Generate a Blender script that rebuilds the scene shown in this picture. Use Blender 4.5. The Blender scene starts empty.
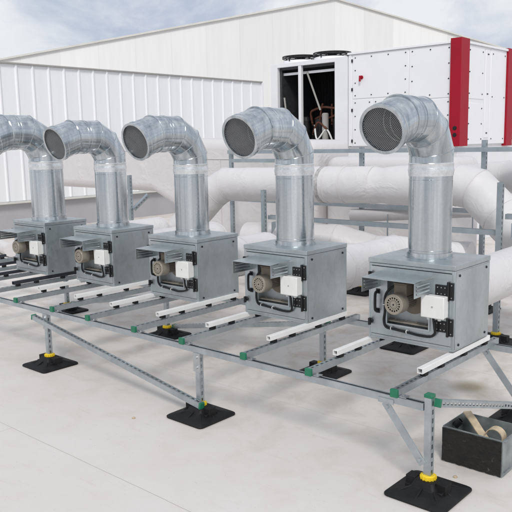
import bpy, bmesh, math, random
from mathutils import Vector, Matrix, noise
random.seed(7)
S = bpy.context.scene
COL = S.collection
PI = math.pi
V = Vector

# ------------------------------------------------------------------ materials
def newmat(name):
    m = bpy.data.materials.new(name)
    m.use_nodes = True
    nt = m.node_tree
    b = nt.nodes['Principled BSDF']
    return m, nt, b

def N(nt, typ, **kw):
    n = nt.nodes.new(typ)
    for k, v in kw.items():
        if k.startswith('i_'):
            n.inputs[k[2:].replace('_', ' ')].default_value = v
        else:
            setattr(n, k, v)
    return n

def ramp(nt, src, stops):
    r = nt.nodes.new('ShaderNodeValToRGB')
    e = r.color_ramp.elements
    while len(e) < len(stops):
        e.new(0.5)
    for el, (p, c) in zip(e, stops):
        el.position = p
        el.color = (c[0], c[1], c[2], 1) if hasattr(c, '__len__') else (c, c, c, 1)
    nt.links.new(src, r.inputs[0])
    return r

def coords(nt, scale=(1, 1, 1), kind='Object'):
    tc = nt.nodes.new('ShaderNodeTexCoord')
    mp = nt.nodes.new('ShaderNodeMapping')
    mp.inputs['Scale'].default_value = scale
    nt.links.new(tc.outputs[kind], mp.inputs['Vector'])
    oi = nt.nodes.new('ShaderNodeObjectInfo')          # no two objects carry the same patch of wear
    sh = nt.nodes.new('ShaderNodeVectorMath'); sh.operation = 'SCALE'
    sh.inputs[0].default_value = (37, 23, 51); nt.links.new(oi.outputs['Random'], sh.inputs['Scale'])
    nt.links.new(sh.outputs[0], mp.inputs['Location'])
    return mp.outputs['Vector']

def noise_tex(nt, vec, scale, detail=4, rough=.55, dist=0):
    n = nt.nodes.new('ShaderNodeTexNoise')
    n.inputs['Scale'].default_value = scale
    n.inputs['Detail'].default_value = detail
    n.inputs['Roughness'].default_value = rough
    n.inputs['Distortion'].default_value = dist
    nt.links.new(vec, n.inputs['Vector'])
    return n

def mixc(nt, fac, a, b, mode='MIX'):
    m = nt.nodes.new('ShaderNodeMix')
    m.data_type = 'RGBA'
    m.blend_type = mode
    for sock, val in ((m.inputs[0], fac), (m.inputs[6], a), (m.inputs[7], b)):
        if isinstance(val, bpy.types.NodeSocket):
            nt.links.new(val, sock)
        elif isinstance(val, (int, float)):
            sock.default_value = val
        else:
            sock.default_value = (val[0], val[1], val[2], 1)
    return m.outputs[2]

def bump(nt, b, height, strength=.2, dist=.01):
    bp = nt.nodes.new('ShaderNodeBump')
    bp.inputs['Strength'].default_value = strength
    bp.inputs['Distance'].default_value = dist
    nt.links.new(height, bp.inputs['Height'])
    nt.links.new(bp.outputs[0], b.inputs['Normal'])

def simple(name, col, rough=.5, metal=0., var=.12, scale=14, bmp=0., bscale=60, spec=.5):
    """paint, plastic or rubber with a slow colour drift and fine grime"""
    m, nt, b = newmat(name)
    v = coords(nt)
    n = noise_tex(nt, v, scale, 5, .6)
    lo = [c * (1 - var) for c in col]
    hi = [min(1, c * (1 + var)) for c in col]
    r = ramp(nt, n.outputs['Fac'], [(.3, lo), (.7, hi)])
    nt.links.new(r.outputs[0], b.inputs['Base Color'])
    b.inputs['Roughness'].default_value = rough
    b.inputs['Metallic'].default_value = metal
    b.inputs['Specular IOR Level'].default_value = spec
    rr = ramp(nt, n.outputs['Fac'], [(.2, max(0, rough - .1)), (.8, min(1, rough + .1))])
    nt.links.new(rr.outputs[0], b.inputs['Roughness'])
    if bmp:
        n2 = noise_tex(nt, v, bscale, 4, .6)
        bump(nt, b, n2.outputs['Fac'], bmp, .004)
    return m

def galvanised(name, lo, hi, rough=.36, spangle=38, streak=(5, 5, 1.2), wob=.12, metal=.95, stain=0.):
    """zinc coated sheet: spangle crystals, slow streaks, slightly wavy reflections"""
    m, nt, b = newmat(name)
    v = coords(nt)
    vo = nt.nodes.new('ShaderNodeTexVoronoi')
    vo.inputs['Scale'].default_value = spangle
    nt.links.new(v, vo.inputs['Vector'])
    vs = coords(nt, streak)
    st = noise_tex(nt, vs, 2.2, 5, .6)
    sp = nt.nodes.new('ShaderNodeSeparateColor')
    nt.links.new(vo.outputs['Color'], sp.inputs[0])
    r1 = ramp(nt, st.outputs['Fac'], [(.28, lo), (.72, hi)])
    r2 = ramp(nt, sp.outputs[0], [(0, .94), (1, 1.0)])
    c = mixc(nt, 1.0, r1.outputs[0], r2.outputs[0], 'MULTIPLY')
    sc = noise_tex(nt, coords(nt, (1, 1, 1)), 26, 6, .75)
    r3 = ramp(nt, sc.outputs['Fac'], [(.66, 0), (.8, .2)])
    c = mixc(nt, r3.outputs[0], c, [min(1, h * 1.12) for h in hi])
    if stain:                                          # handling marks and dried run-off
        s1 = noise_tex(nt, coords(nt, (3.2, 3.2, 1.1)), 2.6, 7, .7, .8)
        s2 = ramp(nt, s1.outputs['Fac'], [(.52, 0), (.72, stain)])
        c = mixc(nt, s2.outputs[0], c, (.36, .345, .315))
        s3 = noise_tex(nt, coords(nt, (60, 60, 3)), 1.4, 4, .7)
        s4 = ramp(nt, s3.outputs['Fac'], [(.66, 0), (.72, .3)])
        c = mixc(nt, s4.outputs[0], c, (.66, .68, .68))
    nt.links.new(c, b.inputs['Base Color'])
    b.inputs['Metallic'].default_value = metal
    rr = ramp(nt, sp.outputs[1], [(0, rough - .05), (1, rough + .07)])
    nt.links.new(rr.outputs[0], b.inputs['Roughness'])
    w = noise_tex(nt, coords(nt, (1, 1, .45)), 7, 3, .5)
    bump(nt, b, w.outputs['Fac'], wob, .03)
    return m

M = {}
M['duct'] = galvanised('galvanised_duct_sheet', (.34, .385, .415), (.72, .755, .775), .15, 80, (8, 8, .22), .03, .97)  # strong lengthwise streaks in the colour stand in for bright and dark reflections
M['casing'] = galvanised('galvanised_casing_sheet', (.40, .445, .465), (.545, .595, .61), .37, 34, (2, 2, 1.2), .07, .84, .55)
M['strut'] = galvanised('galvanised_strut', (.37, .415, .44), (.55, .595, .61), .36, 60, (3, 3, 3), .05, .85)
M['rack'] = galvanised('weathered_strut', (.33, .38, .41), (.45, .50, .53), .45, 60, (3, 3, 3), .05, .7)
M['inner'] = simple('dull_inner_sheet', (.46, .48, .48), .5, .5, .12)
M['ductshade'] = simple('painted_duct_shade', (.02, .021, .022), .6, .2, .3, 9)  # near-black colour paints in the shade inside the ducts
M['tan'] = simple('tan_motor_paint', (.29, .26, .215), .42, 0, .14, 20)
M['brown'] = simple('brown_box_paint', (.195, .16, .12), .5, 0, .12, 20)
M['black'] = simple('black_plastic', (.009, .009, .010), .42, 0, .3, 20, spec=.4)
M['rubber'] = simple('black_rubber', (.010, .010, .011), .6, 0, .5, 12, .35, 40, spec=.3)
M['yellow'] = simple('yellow_plastic', (.80, .58, .02), .4, 0, .08)
M['green'] = simple('green_plastic', (.012, .16, .085), .4, 0, .12)
M['whiteplastic'] = simple('white_plastic', (.74, .74, .72), .42, 0, .05)
M['whitebar'] = simple('white_enamel_bar', (.80, .80, .79), .38, 0, .05, 9)
M['darkbar'] = simple('dark_enamel_bar', (.03, .034, .045), .4, 0, .2, 9)
M['steelbolt'] = simple('zinc_bolt', (.5, .52, .53), .35, .9, .1)
M['meshwire'] = simple('dull_mesh_wire', (.40, .41, .42), .45, .8, .1)
M['red'] = simple('red_enamel', (.33, .003, .018), .5, 0, .1, 2, .05, 6, spec=.3)
M['hvac'] = simple('white_powder_coat', (.82, .825, .84), .45, 0, .02, 1.5, .03, 8)
M['hvacframe'] = simple('white_frame_coat', (.78, .785, .80), .45, 0, .03, 2)
M['copper'] = simple('copper_pipe', (.13, .055, .035), .45, .7, .35)
M['coil'] = simple('black_coil_fins', (.042, .044, .048), .5, .2, .3, 20)
M['wood'] = simple('offcut_beige', (.52, .42, .29), .7, 0, .2, 25, .2, 60)
M['binmetal'] = simple('dirty_grey_steel', (.30, .33, .33), .45, .5, .35, 9, .15, 30)
M['binblack'] = simple('bitumen_black', (.014, .013, .013), .6, 0, .5, 16, .9, 26)
m, nt, b = newmat('worn_tar_coat')
v = coords(nt, (1, 1, 1)); n1 = noise_tex(nt, coords(nt, (1, 1, 2.5)), 16, 7, .75, .6)
r = ramp(nt, n1.outputs['Fac'], [(.3, (.008, .008, .008)), (.62, (.022, .020, .018)), (.70, (.13, .115, .10))])
nt.links.new(r.outputs[0], b.inputs['Base Color']); b.inputs['Roughness'].default_value = .6; b.inputs['Specular IOR Level'].default_value = .3
n2 = noise_tex(nt, v, 30, 6, .7); bump(nt, b, n2.outputs['Fac'], .9, .012)
M['binblack'] = m
M['trim'] = simple('grey_roof_trim', (.34, .33, .31), .6, 0, .12, 2)
M['plinth'] = simple('grey_plinth_render', (.41, .405, .42), .85, 0, .07, 1.2, .1, 30)
M['sill'] = simple('pale_sill_sheet', (.62, .61, .57), .6, 0, .08, 2)

# crinkled foil tape
m, nt, b = newmat('aluminium_foil_tape')
v = coords(nt, (1, 1, 1.6))
n1 = noise_tex(nt, v, 34, 5, .65, 1.2)
r = ramp(nt, n1.outputs['Fac'], [(.3, (.66, .68, .69)), (.7, (.88, .885, .89))])
nt.links.new(r.outputs[0], b.inputs['Base Color'])
b.inputs['Metallic'].default_value = .9
b.inputs['Roughness'].default_value = .26
bump(nt, b, n1.outputs['Fac'], .22, .008)
M['foil'] = m

# white PVC wrap on the insulation
def wrap_mat(name, base, dirt):
    m, nt, b = newmat(name)
    v = coords(nt)
    n1 = noise_tex(nt, coords(nt, (1.0, 1.0, 1.6)), 2.3, 5, .6, .6)
    n2 = noise_tex(nt, v, 9, 6, .7)
    r1 = ramp(nt, n1.outputs['Fac'], [(.3, [c * .96 for c in base]), (.68, base)])
    r2 = ramp(nt, n2.outputs['Fac'], [(.60, 0), (.8, .55)])
    c = mixc(nt, r2.outputs[0], r1.outputs[0], dirt)
    nt.links.new(c, b.inputs['Base Color'])
    b.inputs['Roughness'].default_value = .42
    w = noise_tex(nt, coords(nt, (1.2, 1.2, 1.2)), 3.2, 3, .5, 1.1)
    w2 = noise_tex(nt, coords(nt, (1, 1, 1)), 4.2, 3, .5, 1.8)
    mk = ramp(nt, n1.outputs['Fac'], [(.54, 0), (.70, 1)])
    ml = N(nt, 'ShaderNodeMath', operation='MULTIPLY'); nt.links.new(w2.outputs['Fac'], ml.inputs[0]); nt.links.new(mk.outputs[0], ml.inputs[1])
    sm = N(nt, 'ShaderNodeMath', operation='ADD'); nt.links.new(w.outputs['Fac'], sm.inputs[0]); nt.links.new(ml.outputs[0], sm.inputs[1])
    bump(nt, b, sm.outputs[0], .26, .05)
    return m
M['wrap'] = wrap_mat('white_pvc_wrap', (.665, .65, .65), (.46, .435, .42))
M['wrapgrey'] = wrap_mat('off_white_wrap', (.655, .635, .635), (.46, .435, .425))
M['scuff'] = simple('scuffed_grey_tape', (.42, .41, .40), .5, .2, .4, 22)

# painted steel cladding of the low wall: panel-to-panel drift, faint streaks
def cladding(name, base, pitch, axis, drift=.05, streak=.03, line=.0):
    m, nt, b = newmat(name)
    tc = nt.nodes.new('ShaderNodeTexCoord')
    sep = nt.nodes.new('ShaderNodeSeparateXYZ')
    nt.links.new(tc.outputs['Object'], sep.inputs[0])
    d = N(nt, 'ShaderNodeMath', operation='DIVIDE')
    d.inputs[1].default_value = pitch
    nt.links.new(sep.outputs[axis], d.inputs[0])
    fl = N(nt, 'ShaderNodeMath', operation='FLOOR')
    nt.links.new(d.outputs[0], fl.inputs[0])
    wn = nt.nodes.new('ShaderNodeTexWhiteNoise')
    wn.noise_dimensions = '1D'
    nt.links.new(fl.outputs[0], wn.inputs['W'])
    r = ramp(nt, wn.outputs['Value'], [(0, [c * (1 - drift) for c in base]), (1, base)])
    st = noise_tex(nt, coords(nt, (3, 3, .25)), 2.2, 5, .6)
    r2 = ramp(nt, st.outputs['Fac'], [(.3, 1 - streak), (.7, 1.0)])
    c = mixc(nt, 1.0, r.outputs[0], r2.outputs[0], 'MULTIPLY')
    if line:
        fr = N(nt, 'ShaderNodeMath', operation='FRACT')
        nt.links.new(d.outputs[0], fr.inputs[0])
        r3 = ramp(nt, fr.outputs[0], [(0, line), (.022, 1.0)])
        c = mixc(nt, 1.0, c, r3.outputs[0], 'MULTIPLY')
    nt.links.new(c, b.inputs['Base Color'])
    b.inputs['Roughness'].default_value = .55
    return m
M['clad'] = cladding('white_rib_cladding', (.85, .86, .875), .43, 1, .03, .04)
M['gable'] = cladding('cream_panel_cladding', (.83, .828, .815), 1.55, 0, .10, .05, .89)

# roof membrane
m, nt, b = newmat('pale_roof_membrane')
tc = nt.nodes.new('ShaderNodeTexCoord')
P = tc.outputs['Object']
n1 = noise_tex(nt, P, .55, 6, .62, .8)
n2 = noise_tex(nt, P, 3.4, 8, .7, .6)
n3 = noise_tex(nt, P, 34, 4, .7)
base = ramp(nt, n1.outputs['Fac'], [(.32, (.665, .63, .60)), (.68, (.70, .67, .64))])
sep = nt.nodes.new('ShaderNodeSeparateXYZ')
nt.links.new(P, sep.inputs[0])
far = N(nt, 'ShaderNodeMapRange')
far.inputs['From Min'].default_value = -1.6
far.inputs['From Max'].default_value = 1.2
far.inputs['To Min'].default_value = .12
far.inputs['To Max'].default_value = 1.0
nt.links.new(sep.outputs[1], far.inputs['Value'])
d2 = ramp(nt, n2.outputs['Fac'], [(.46, 0), (.74, 1)])
mm = N(nt, 'ShaderNodeMath', operation='MULTIPLY')
nt.links.new(d2.outputs[0], mm.inputs[0]); nt.links.new(far.outputs[0], mm.inputs[1])
c = mixc(nt, mm.outputs[0], base.outputs[0], (.49, .41, .33))
d3 = ramp(nt, n3.outputs['Fac'], [(.64, 0), (.72, .5)])
c = mixc(nt, d3.outputs[0], c, (.40, .35, .29))
mpw = nt.nodes.new('ShaderNodeMapping'); mpw.inputs['Rotation'].default_value = (0, 0, .5); mpw.inputs['Scale'].default_value = (1, 7, 1)
nt.links.new(P, mpw.inputs['Vector'])
n5 = noise_tex(nt, mpw.outputs[0], 2.4, 7, .72, .3)              # drag marks and wipe streaks
d5 = ramp(nt, n5.outputs['Fac'], [(.58, 0), (.74, .38)])
c = mixc(nt, d5.outputs[0], c, (.50, .43, .36))
n6 = noise_tex(nt, P, 95, 2, .5)                                  # grit
d6 = ramp(nt, n6.outputs['Fac'], [(.735, 0), (.76, .6)])
c = mixc(nt, d6.outputs[0], c, (.22, .19, .16))
def line_mask(out, pos, half):
    a = N(nt, 'ShaderNodeMath', operation='SUBTRACT'); a.inputs[1].default_value = pos
    nt.links.new(out, a.inputs[0])
    ab = N(nt, 'ShaderNodeMath', operation='ABSOLUTE'); nt.links.new(a.outputs[0], ab.inputs[0])
    lt = N(nt, 'ShaderNodeMath', operation='LESS_THAN'); lt.inputs[1].default_value = half
    nt.links.new(ab.outputs[0], lt.inputs[0])
    return lt.outputs[0]
wob = N(nt, 'ShaderNodeMath', operation='MULTIPLY_ADD')
wob.inputs[1].default_value = .012
nt.links.new(n2.outputs['Fac'], wob.inputs[0]); nt.links.new(sep.outputs[1], wob.inputs[2])
for pos in (-3.22, -1.645, -.07, 1.5, 3.1, 4.7):
    lm = line_mask(wob.outputs[0], pos, .0026 if pos != -.07 else .0016)
    c = mixc(nt, lm, c, (.47, .44, .415))
lx = line_mask(sep.outputs[0], -1.89, .002)
ly = N(nt, 'ShaderNodeMath', operation='LESS_THAN'); ly.inputs[1].default_value = -1.645; nt.links.new(sep.outputs[1], ly.inputs[0])
lm = N(nt, 'ShaderNodeMath', operation='MULTIPLY'); nt.links.new(lx, lm.inputs[0]); nt.links.new(ly.outputs[0], lm.inputs[1])
c = mixc(nt, lm.outputs[0], c, (.47, .44, .415))
# one round rust-brown stain
vd = N(nt, 'ShaderNodeVectorMath', operation='DISTANCE'); vd.inputs[1].default_value = (.23, 1.11, 0)
nt.links.new(P, vd.inputs[0])
ad = N(nt, 'ShaderNodeMath', operation='MULTIPLY_ADD'); ad.inputs[1].default_value = .16
nt.links.new(n2.outputs['Fac'], ad.inputs[0]); nt.links.new(vd.outputs['Value'], ad.inputs[2])
sr = ramp(nt, ad.outputs[0], [(.12, .75), (.27, 0)])
c = mixc(nt, sr.outputs[0], c, (.27, .21, .10))
nt.links.new(c, b.inputs['Base Color'])
b.inputs['Roughness'].default_value = .62
bump(nt, b, n2.outputs['Fac'], .12, .02)
M['roof'] = m

# ------------------------------------------------------------------ mesh helpers
class MB:
    def __init__(s):
        s.v = []; s.f = []
    def add(s, vs, fs):
        o = len(s.v)
        s.v += [tuple(x) for x in vs]
        s.f += [[i + o for i in f] for f in fs]
    def box(s, x0, x1, y0, y1, z0, z1):
        s.obox(V(((x0 + x1) / 2, (y0 + y1) / 2, (z0 + z1) / 2)), V((1, 0, 0)), V((0, 1, 0)), V((0, 0, 1)),
               abs(x1 - x0) / 2, abs(y1 - y0) / 2, abs(z1 - z0) / 2)
    def obox(s, c, a, u, w, ha, hu, hw):
        vs = [c + a * (i * ha) + u * (j * hu) + w * (k * hw) for i in (-1, 1) for j in (-1, 1) for k in (-1, 1)]
        s.add(vs, [(0, 1, 3, 2), (4, 6, 7, 5), (0, 4, 5, 1), (2, 3, 7, 6), (0, 2, 6, 4), (1, 5, 7, 3)])
    def rings(s, rings, cap0=True, cap1=True, closed=False):
        n = len(rings[0]); o = len(s.v)
        for r in rings: s.v += [tuple(p) for p in r]
        m = len(rings)
        for k in range(m if closed else m - 1):
            a = o + k * n; b2 = o + ((k + 1) % m) * n
            for i in range(n):
                j = (i + 1) % n
                s.f.append([a + i, a + j, b2 + j, b2 + i])
        if not closed:
            if cap0: s.f.append([o + i for i in range(n)][::-1])
            if cap1: s.f.append([o + (m - 1) * n + i for i in range(n)])
    def frame(s, d):
        d = d.normalized()
        a = V((0, 0, 1)) if abs(d.z) < .9 else V((0, 1, 0))
        u = d.cross(a).normalized(); w = u.cross(d)
        return u, w
    def cyl(s, p0, p1, r0, r1=None, n=20, cap0=True, cap1=True):
        p0 = V(p0); p1 = V(p1); r1 = r0 if r1 is None else r1
        u, w = s.frame(p1 - p0)
        R = lambda p, r: [p + (u * math.cos(t) + w * math.sin(t)) * r for t in [2 * PI * i / n for i in range(n)]]
        s.rings([R(p0, r0), R(p1, r1)], cap0, cap1)
    def lathe(s, o, d, prof, n=32, cap0=True, cap1=True, ph=0):
        """prof: list of (along d, radius)"""
        o = V(o); d = V(d).normalized(); u, w = s.frame(d)
        s.rings([[o + d * h + (u * math.cos(t) + w * math.sin(t)) * r for t in [ph + 2 * PI * i / n for i in range(n)]] for h, r in prof], cap0, cap1)
    def torus(s, o, d, R, r, n=40, k=6):
        o = V(o); d = V(d).normalized(); u, w = s.frame(d)
        rs = []
        for i in range(n):
            t = 2 * PI * i / n; e = u * math.cos(t) + w * math.sin(t)
            rs.append([o + e * (R + r * math.cos(q)) + d * (r * math.sin(q)) for q in [2 * PI * j / k for j in range(k)]])
        s.rings(rs, closed=True)
    def mitre(s, pts, r, n=40, cap0=False, cap1=False, sub=0, jitter=0, seed=0, mod=None):
        """round tube through pts with flat mitred joints; returns joint rings"""
        pts = [V(p) for p in pts]; dirs = [(pts[i + 1] - pts[i]).normalized() for i in range(len(pts) - 1)]
        u, w = s.frame(dirs[0])
        cur = [(u * math.cos(t) + w * math.sin(t)) * r for t in [2 * PI * i / n for i in range(n)]]
        rings = [[pts[0] + e for e in cur]]; joints = []
        for k, d in enumerate(dirs):
            prev = rings[-1]
            if k < len(dirs) - 1: pn = (d + dirs[k + 1]).normalized()
            else: pn = d
            nxt = [p + d * ((pts[k + 1] - p).dot(pn) / d.dot(pn)) for p in prev]
            for q in range(1, sub + 1):
                f = q / (sub + 1); rings.append([a.lerp(c2, f) for a, c2 in zip(prev, nxt)])
            rings.append(nxt)
            if k < len(dirs) - 1: joints.append((nxt, pts[k + 1], pn))
        if jitter:
            axis_pts = pts
            for ri, ring in enumerate(rings):
                cen = sum(ring, V()) / len(ring)
                for i, p in enumerate(ring):
                    q = noise.noise(p * 2.4 + V((seed, 0, 0))) + .6 * noise.noise(p * 7 + V((0, seed, 0)))
                    ring[i] = cen + (p - cen) * ((1 + jitter * q) * (mod(cen.x) if mod else 1))
        s.rings(rings, cap0, cap1)
        return joints
    def loop_bead(s, ring, cen, nrm, rad=.004, k=6):
        """rolled seam following a ring of points"""
        rs = []
        for p in ring:
            e = (p - cen).normalized()
            rs.append([p + e * (rad * math.cos(q)) + nrm * (rad * math.sin(q)) for q in [2 * PI * j / k for j in range(k)]])
        s.rings(rs, closed=True)
    def sweep(s, pts, r, n=10, res=6):
        """smooth tube through points (Catmull-Rom)"""
        pts = [V(p) for p in pts]; out = []
        P = [pts[0]] + pts + [pts[-1]]
        for i in range(1, len(P) - 2):
            for k in range(res):
                t = k / res; a, b2, c2, d = P[i - 1], P[i], P[i + 1], P[i + 2]
                out.append(.5 * ((2 * b2) + (c2 - a) * t + (2 * a - 5 * b2 + 4 * c2 - d) * t * t + (3 * b2 - a - 3 * c2 + d) * t ** 3))
        out.append(pts[-1])
        u = None; rings = []
        for i, p in enumerate(out):
            d = (out[min(i + 1, len(out) - 1)] - out[max(i - 1, 0)]).normalized()
            if u is None: u, w = s.frame(d)
            else:
                u = (u - d * u.dot(d)).normalized(); w = d.cross(u)
            rings.append([p + (u * math.cos(t) + w * math.sin(t)) * r for t in [2 * PI * j / n for j in range(n)]])
        s.rings(rings)
    def strut(s, p0, p1, up, w=.041, h=.041, slots=True, t=.0028, pitch=.05):
        """C-channel from p0 to p1; the slotted web faces `up`, the lipped mouth the other way"""
        p0 = V(p0); p1 = V(p1); a = (p1 - p0); L = a.length; a.normalize()
        up = V(up); up = (up - a * up.dot(a)).normalized(); sd = a.cross(up); mid = (p0 + p1) / 2
        for q in (-1, 1):
            s.obox(mid + sd * (q * (w / 2 - t / 2)), a, up, sd, L / 2, h / 2, t / 2)
            s.obox(mid + sd * (q * (w / 2 - t - .004)) - up * (h / 2 - t / 2 - .0004), a, up, sd, L / 2, t / 2, .004)
        wi = w / 2 - t; web = up * (h / 2 - t / 2 - .0004)
        if not slots:
            s.obox(mid + web, a, up, sd, L / 2, t / 2, wi); return
        sw = .0075; sl = .028
        for q in (-1, 1):
            s.obox(mid + web + sd * (q * (sw + wi) / 2), a, up, sd, L / 2, t / 2, (wi - sw) / 2)
        x = 0.
        n = max(1, int(L / pitch)); off = (L - n * pitch) / 2
        edges = [0] + [off + k * pitch + e for k in range(n) for e in ((pitch - sl) / 2, (pitch + sl) / 2)] + [L]
        for i in range(0, len(edges), 2):
            x0, x1 = edges[i], edges[i + 1]
            if x1 - x0 > 1e-4:
                s.obox(p0 + a * ((x0 + x1) / 2) + web, a, up, sd, (x1 - x0) / 2, t / 2, sw)
    def build(s, name, mat, parent=None, bevel=0, angle=30, smooth=True, seg=2):
        me = bpy.data.meshes.new(name)
        me.from_pydata(s.v, [], s.f)
        bm = bmesh.new(); bm.from_mesh(me)
        bmesh.ops.recalc_face_normals(bm, faces=bm.faces)
        bm.to_mesh(me); bm.free()
        if smooth:
            me.polygons.foreach_set('use_smooth', [True] * len(me.polygons))
            me.set_sharp_from_angle(angle=math.radians(angle))
        me.materials.append(mat)
        o = bpy.data.objects.new(name, me); COL.objects.link(o)
        if parent is not None: o.parent = parent
        if bevel:
            bv = o.modifiers.new('bevel', 'BEVEL'); bv.width = bevel; bv.segments = seg; bv.limit_method = 'ANGLE'
            bv.harden_normals = False
        return o

def thing(name, label, cat, loc=(0, 0, 0), rz=0, group=None):
    o = bpy.data.objects.new(name, None); COL.objects.link(o)
    o.location = loc; o.rotation_euler = (0, 0, rz)
    tag(o, label, cat, group); return o
def tag(o, label=None, cat=None, group=None, kind=None):
    if label: o['label'] = label
    if cat: o['category'] = cat
    if group: o['group'] = group
    if kind: o['kind'] = kind
    return o
def copy_tree(o, parent=None):
    c = o.copy(); COL.objects.link(c)
    if parent is not None: c.parent = parent
    for ch in [q for q in bpy.data.objects if q.parent == o]: copy_tree(ch, c)
    return c

# ------------------------------------------------------------------ ground
g = MB(); g.add([(-70, -25, 0), (40, -25, 0), (40, 70, 0), (-70, 70, 0)], [(0, 1, 2, 3)])
tag(g.build('ground', M['roof']), kind='structure')

# ------------------------------------------------------------------ fan unit
W, D, H = .62, .507, .547
hw, hd = W / 2, D / 2
def make_unit(label, r=.148, R=.24):
    u = thing('fan_unit', label, 'fan unit', (0, 0, 0), 0, 'rooftop fan units in a row')
    t = .012
    c = MB()                                                     # shell
    c.box(-hw, -hw + t, -hd, hd, 0, H - .034)
    c.box(hw - t, hw, -hd, hd, 0, H - .034)
    c.box(-hw + t, hw - t, hd - t, hd, 0, H - .034)
    c.box(-hw + t, hw - t, -hd, hd - t, 0, t)
    c.box(-hw + t, -hw + t + .010, -hd, -hd + .02, t, H - .034)     # front stiles and rails
    c.box(hw - t - .010, hw - t, -hd, -hd + .02, t, H - .034)
    c.box(-hw + t + .010, hw - t - .010, -hd, -hd + .02, t, .03)
    c.box(-hw + t + .010, hw - t - .010, -hd, -hd + .02, H - .05, H - .034)
    cas = c.build('casing', M['casing'], u, .002)
    l = MB(); l.box(-hw - .003, hw + .003, -hd - .003, hd + .003, H - .032, H); l.build('lid', M['casing'], u, .003)
    # door: frame round a rectangular opening
    x0, x1, z0, z1 = -hw + .016, hw - .018, .034, H - .054
    ox0, ox1, oz0, oz1 = -.165, .143, .115, .425
    yf, yb = -hd - .004, -hd + .012
    d = MB()
    d.box(x0, ox0, yf, yb, z0, z1); d.box(ox1, x1, yf, yb, z0, z1)
    d.box(ox0, ox1, yf, yb, z0, oz0); d.box(ox0, ox1, yf, yb, oz1, z1)
    door = d.build('door', M['casing'], u)
    e = MB()                                                     # returned lip of the opening
    e.box(ox0 - .006, ox0 + .004, yf - .008, yf, oz0 - .006, oz1); e.box(ox1 - .004, ox1 + .006, yf - .008, yf, oz0 - .006, oz1)
    e.box(ox0 + .004, ox1 - .004, yf - .008, yf, oz0 - .006, oz0 + .004)
    e.build('opening_lip', M['casing'], door)
    i = MB()                                                     # recess behind the opening
    i.box(ox0 - .02, ox1 + .02, -hd + .07, -hd + .074, oz0 - .02, oz1 + .02)
    i.box(ox0 - .02, ox0 - .016, -hd + .014, -hd + .07, oz0 - .02, oz1 + .02)
    i.box(ox1 + .016, ox1 + .02, -hd + .014, -hd + .07, oz0 - .02, oz1 + .02)
    i.build('recess', M['inner'], u)
    sh = MB(); sh.box(ox0 - .015, ox1 + .015, -hd + .014, -hd + .068, oz0 + .012, oz0 + .022)
    for k in range(4): sh.cyl((ox0 + .04 + k * .075, -hd + .045, oz0 + .022), (ox0 + .04 + k * .075, -hd + .045, oz0 + .03), .006, n=8)
    sh.build('ledge', M['tan'], u, .002)
    # hinges
    for hz in (.385, .155):
        h = MB()
        h.box(.182, .270, yf - .007, yf, hz - .036, hz + .036)
        h.box(.275, .3075, yf - .007, yf, hz - .055, hz + .055)
        h.cyl((.2725, yf - .011, hz - .06), (.2725, yf - .011, hz + .06), .0085, n=12)
        hg = h.build('hinge', M['black'], door, .002)
        q = MB()
        for bx in (.20, .225, .25):
            for bz in (-.02, .02): q.lathe((bx, yf - .007, hz + bz), (0, -1, 0), [(0, .0042), (.003, .0036)], 10)
        for bz in (-.04, .04): q.lathe((.294, yf - .007, hz + bz), (0, -1, 0), [(0, .0042), (.003, .0036)], 10)
        q.build('hinge_bolt', M['steelbolt'], hg)
    # handle and latches
    h = MB(); hx = -hw + .075
    h.sweep([(hx, yf, .325), (hx, yf - .028, .322), (hx, yf - .038, .30), (hx, yf - .038, .22), (hx, yf - .028, .198), (hx, yf, .195)], .0095, 10, 5)
    h.box(hx - .014, hx + .014, yf - .006, yf, .31, .342); h.box(hx - .014, hx + .014, yf - .006, yf, .178, .21)
    h.build('handle', M['black'], door)
    for lz in (.437, .118):
        h = MB(); lx = -hw + .024
        h.lathe((lx, yf, lz), (0, -1, 0), [(0, .017), (.012, .017), (.016, .013)], 14)
        h.box(lx - .007, lx + .007, yf - .034, yf - .014, lz - .026, lz + .022)
        h.build('latch', M['black'], door, .002)
    # side panel screws
    sp = MB(); sp.box(hw, hw + .0025, -hd + .012, hd - .012, .012, H - .044)
    pan = sp.build('side_panel', M['casing'], u, .001)
    for sy in (-hd + .058, hd - .06):
        for sz in (.036, H - .068):
            q = MB(); q.lathe((hw + .0025, sy, sz), (1, 0, 0), [(0, .009), (.005, .008), (.006, .005)], 12)
            q.build('screw', M['black'], pan)
    # rain canopy with louvred cheeks
    cx0, cx1, cy, ct = -.222, .155, -hd - .225, .462
    k = MB()
    vs = [(cx0, cy, ct - .006), (cx1, cy, ct - .006), (cx1, yf, ct + .004), (cx0, yf, ct + .004)]
    k.add(vs + [(a, b2, c2 - .0025) for a, b2, c2 in vs], [(0, 1, 2, 3), (7, 6, 5, 4), (0, 4, 5, 1), (1, 5, 6, 2), (2, 6, 7, 3), (3, 7, 4, 0)])
    can = k.build('canopy', M['casing'], u)
    for xx in (cx0, cx1 - .0025):
        q = MB(); zt, zb = ct - .0095, ct - .102
        q.box(xx, xx + .0025, cy, cy + .022, zb, zt); q.box(xx, xx + .0025, yf - .03, yf, zb, zt)
        zz = [zb, zb + .018, zb + .030, zb + .042, zb + .052, zb + .064, zb + .074, zt]
        for j in range(0, 8, 2): q.box(xx, xx + .0025, cy + .022, yf - .03, zz[j], zz[j + 1])
        for j in (1, 3, 5):                                       # pressed louvre hoods above each slot
            q.add([(xx, cy + .022, zz[j + 1]), (xx, yf - .03, zz[j + 1]), (xx + .009, yf - .034, zz[j] + .003), (xx + .009, cy + .026, zz[j] + .003)], [(0, 1, 2, 3)])
        q.build('louvre_cheek', M['casing'], can)
    # motor
    mx, my, mz = -.035, -hd - .15, .285
    q = MB(); n = 30
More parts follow.
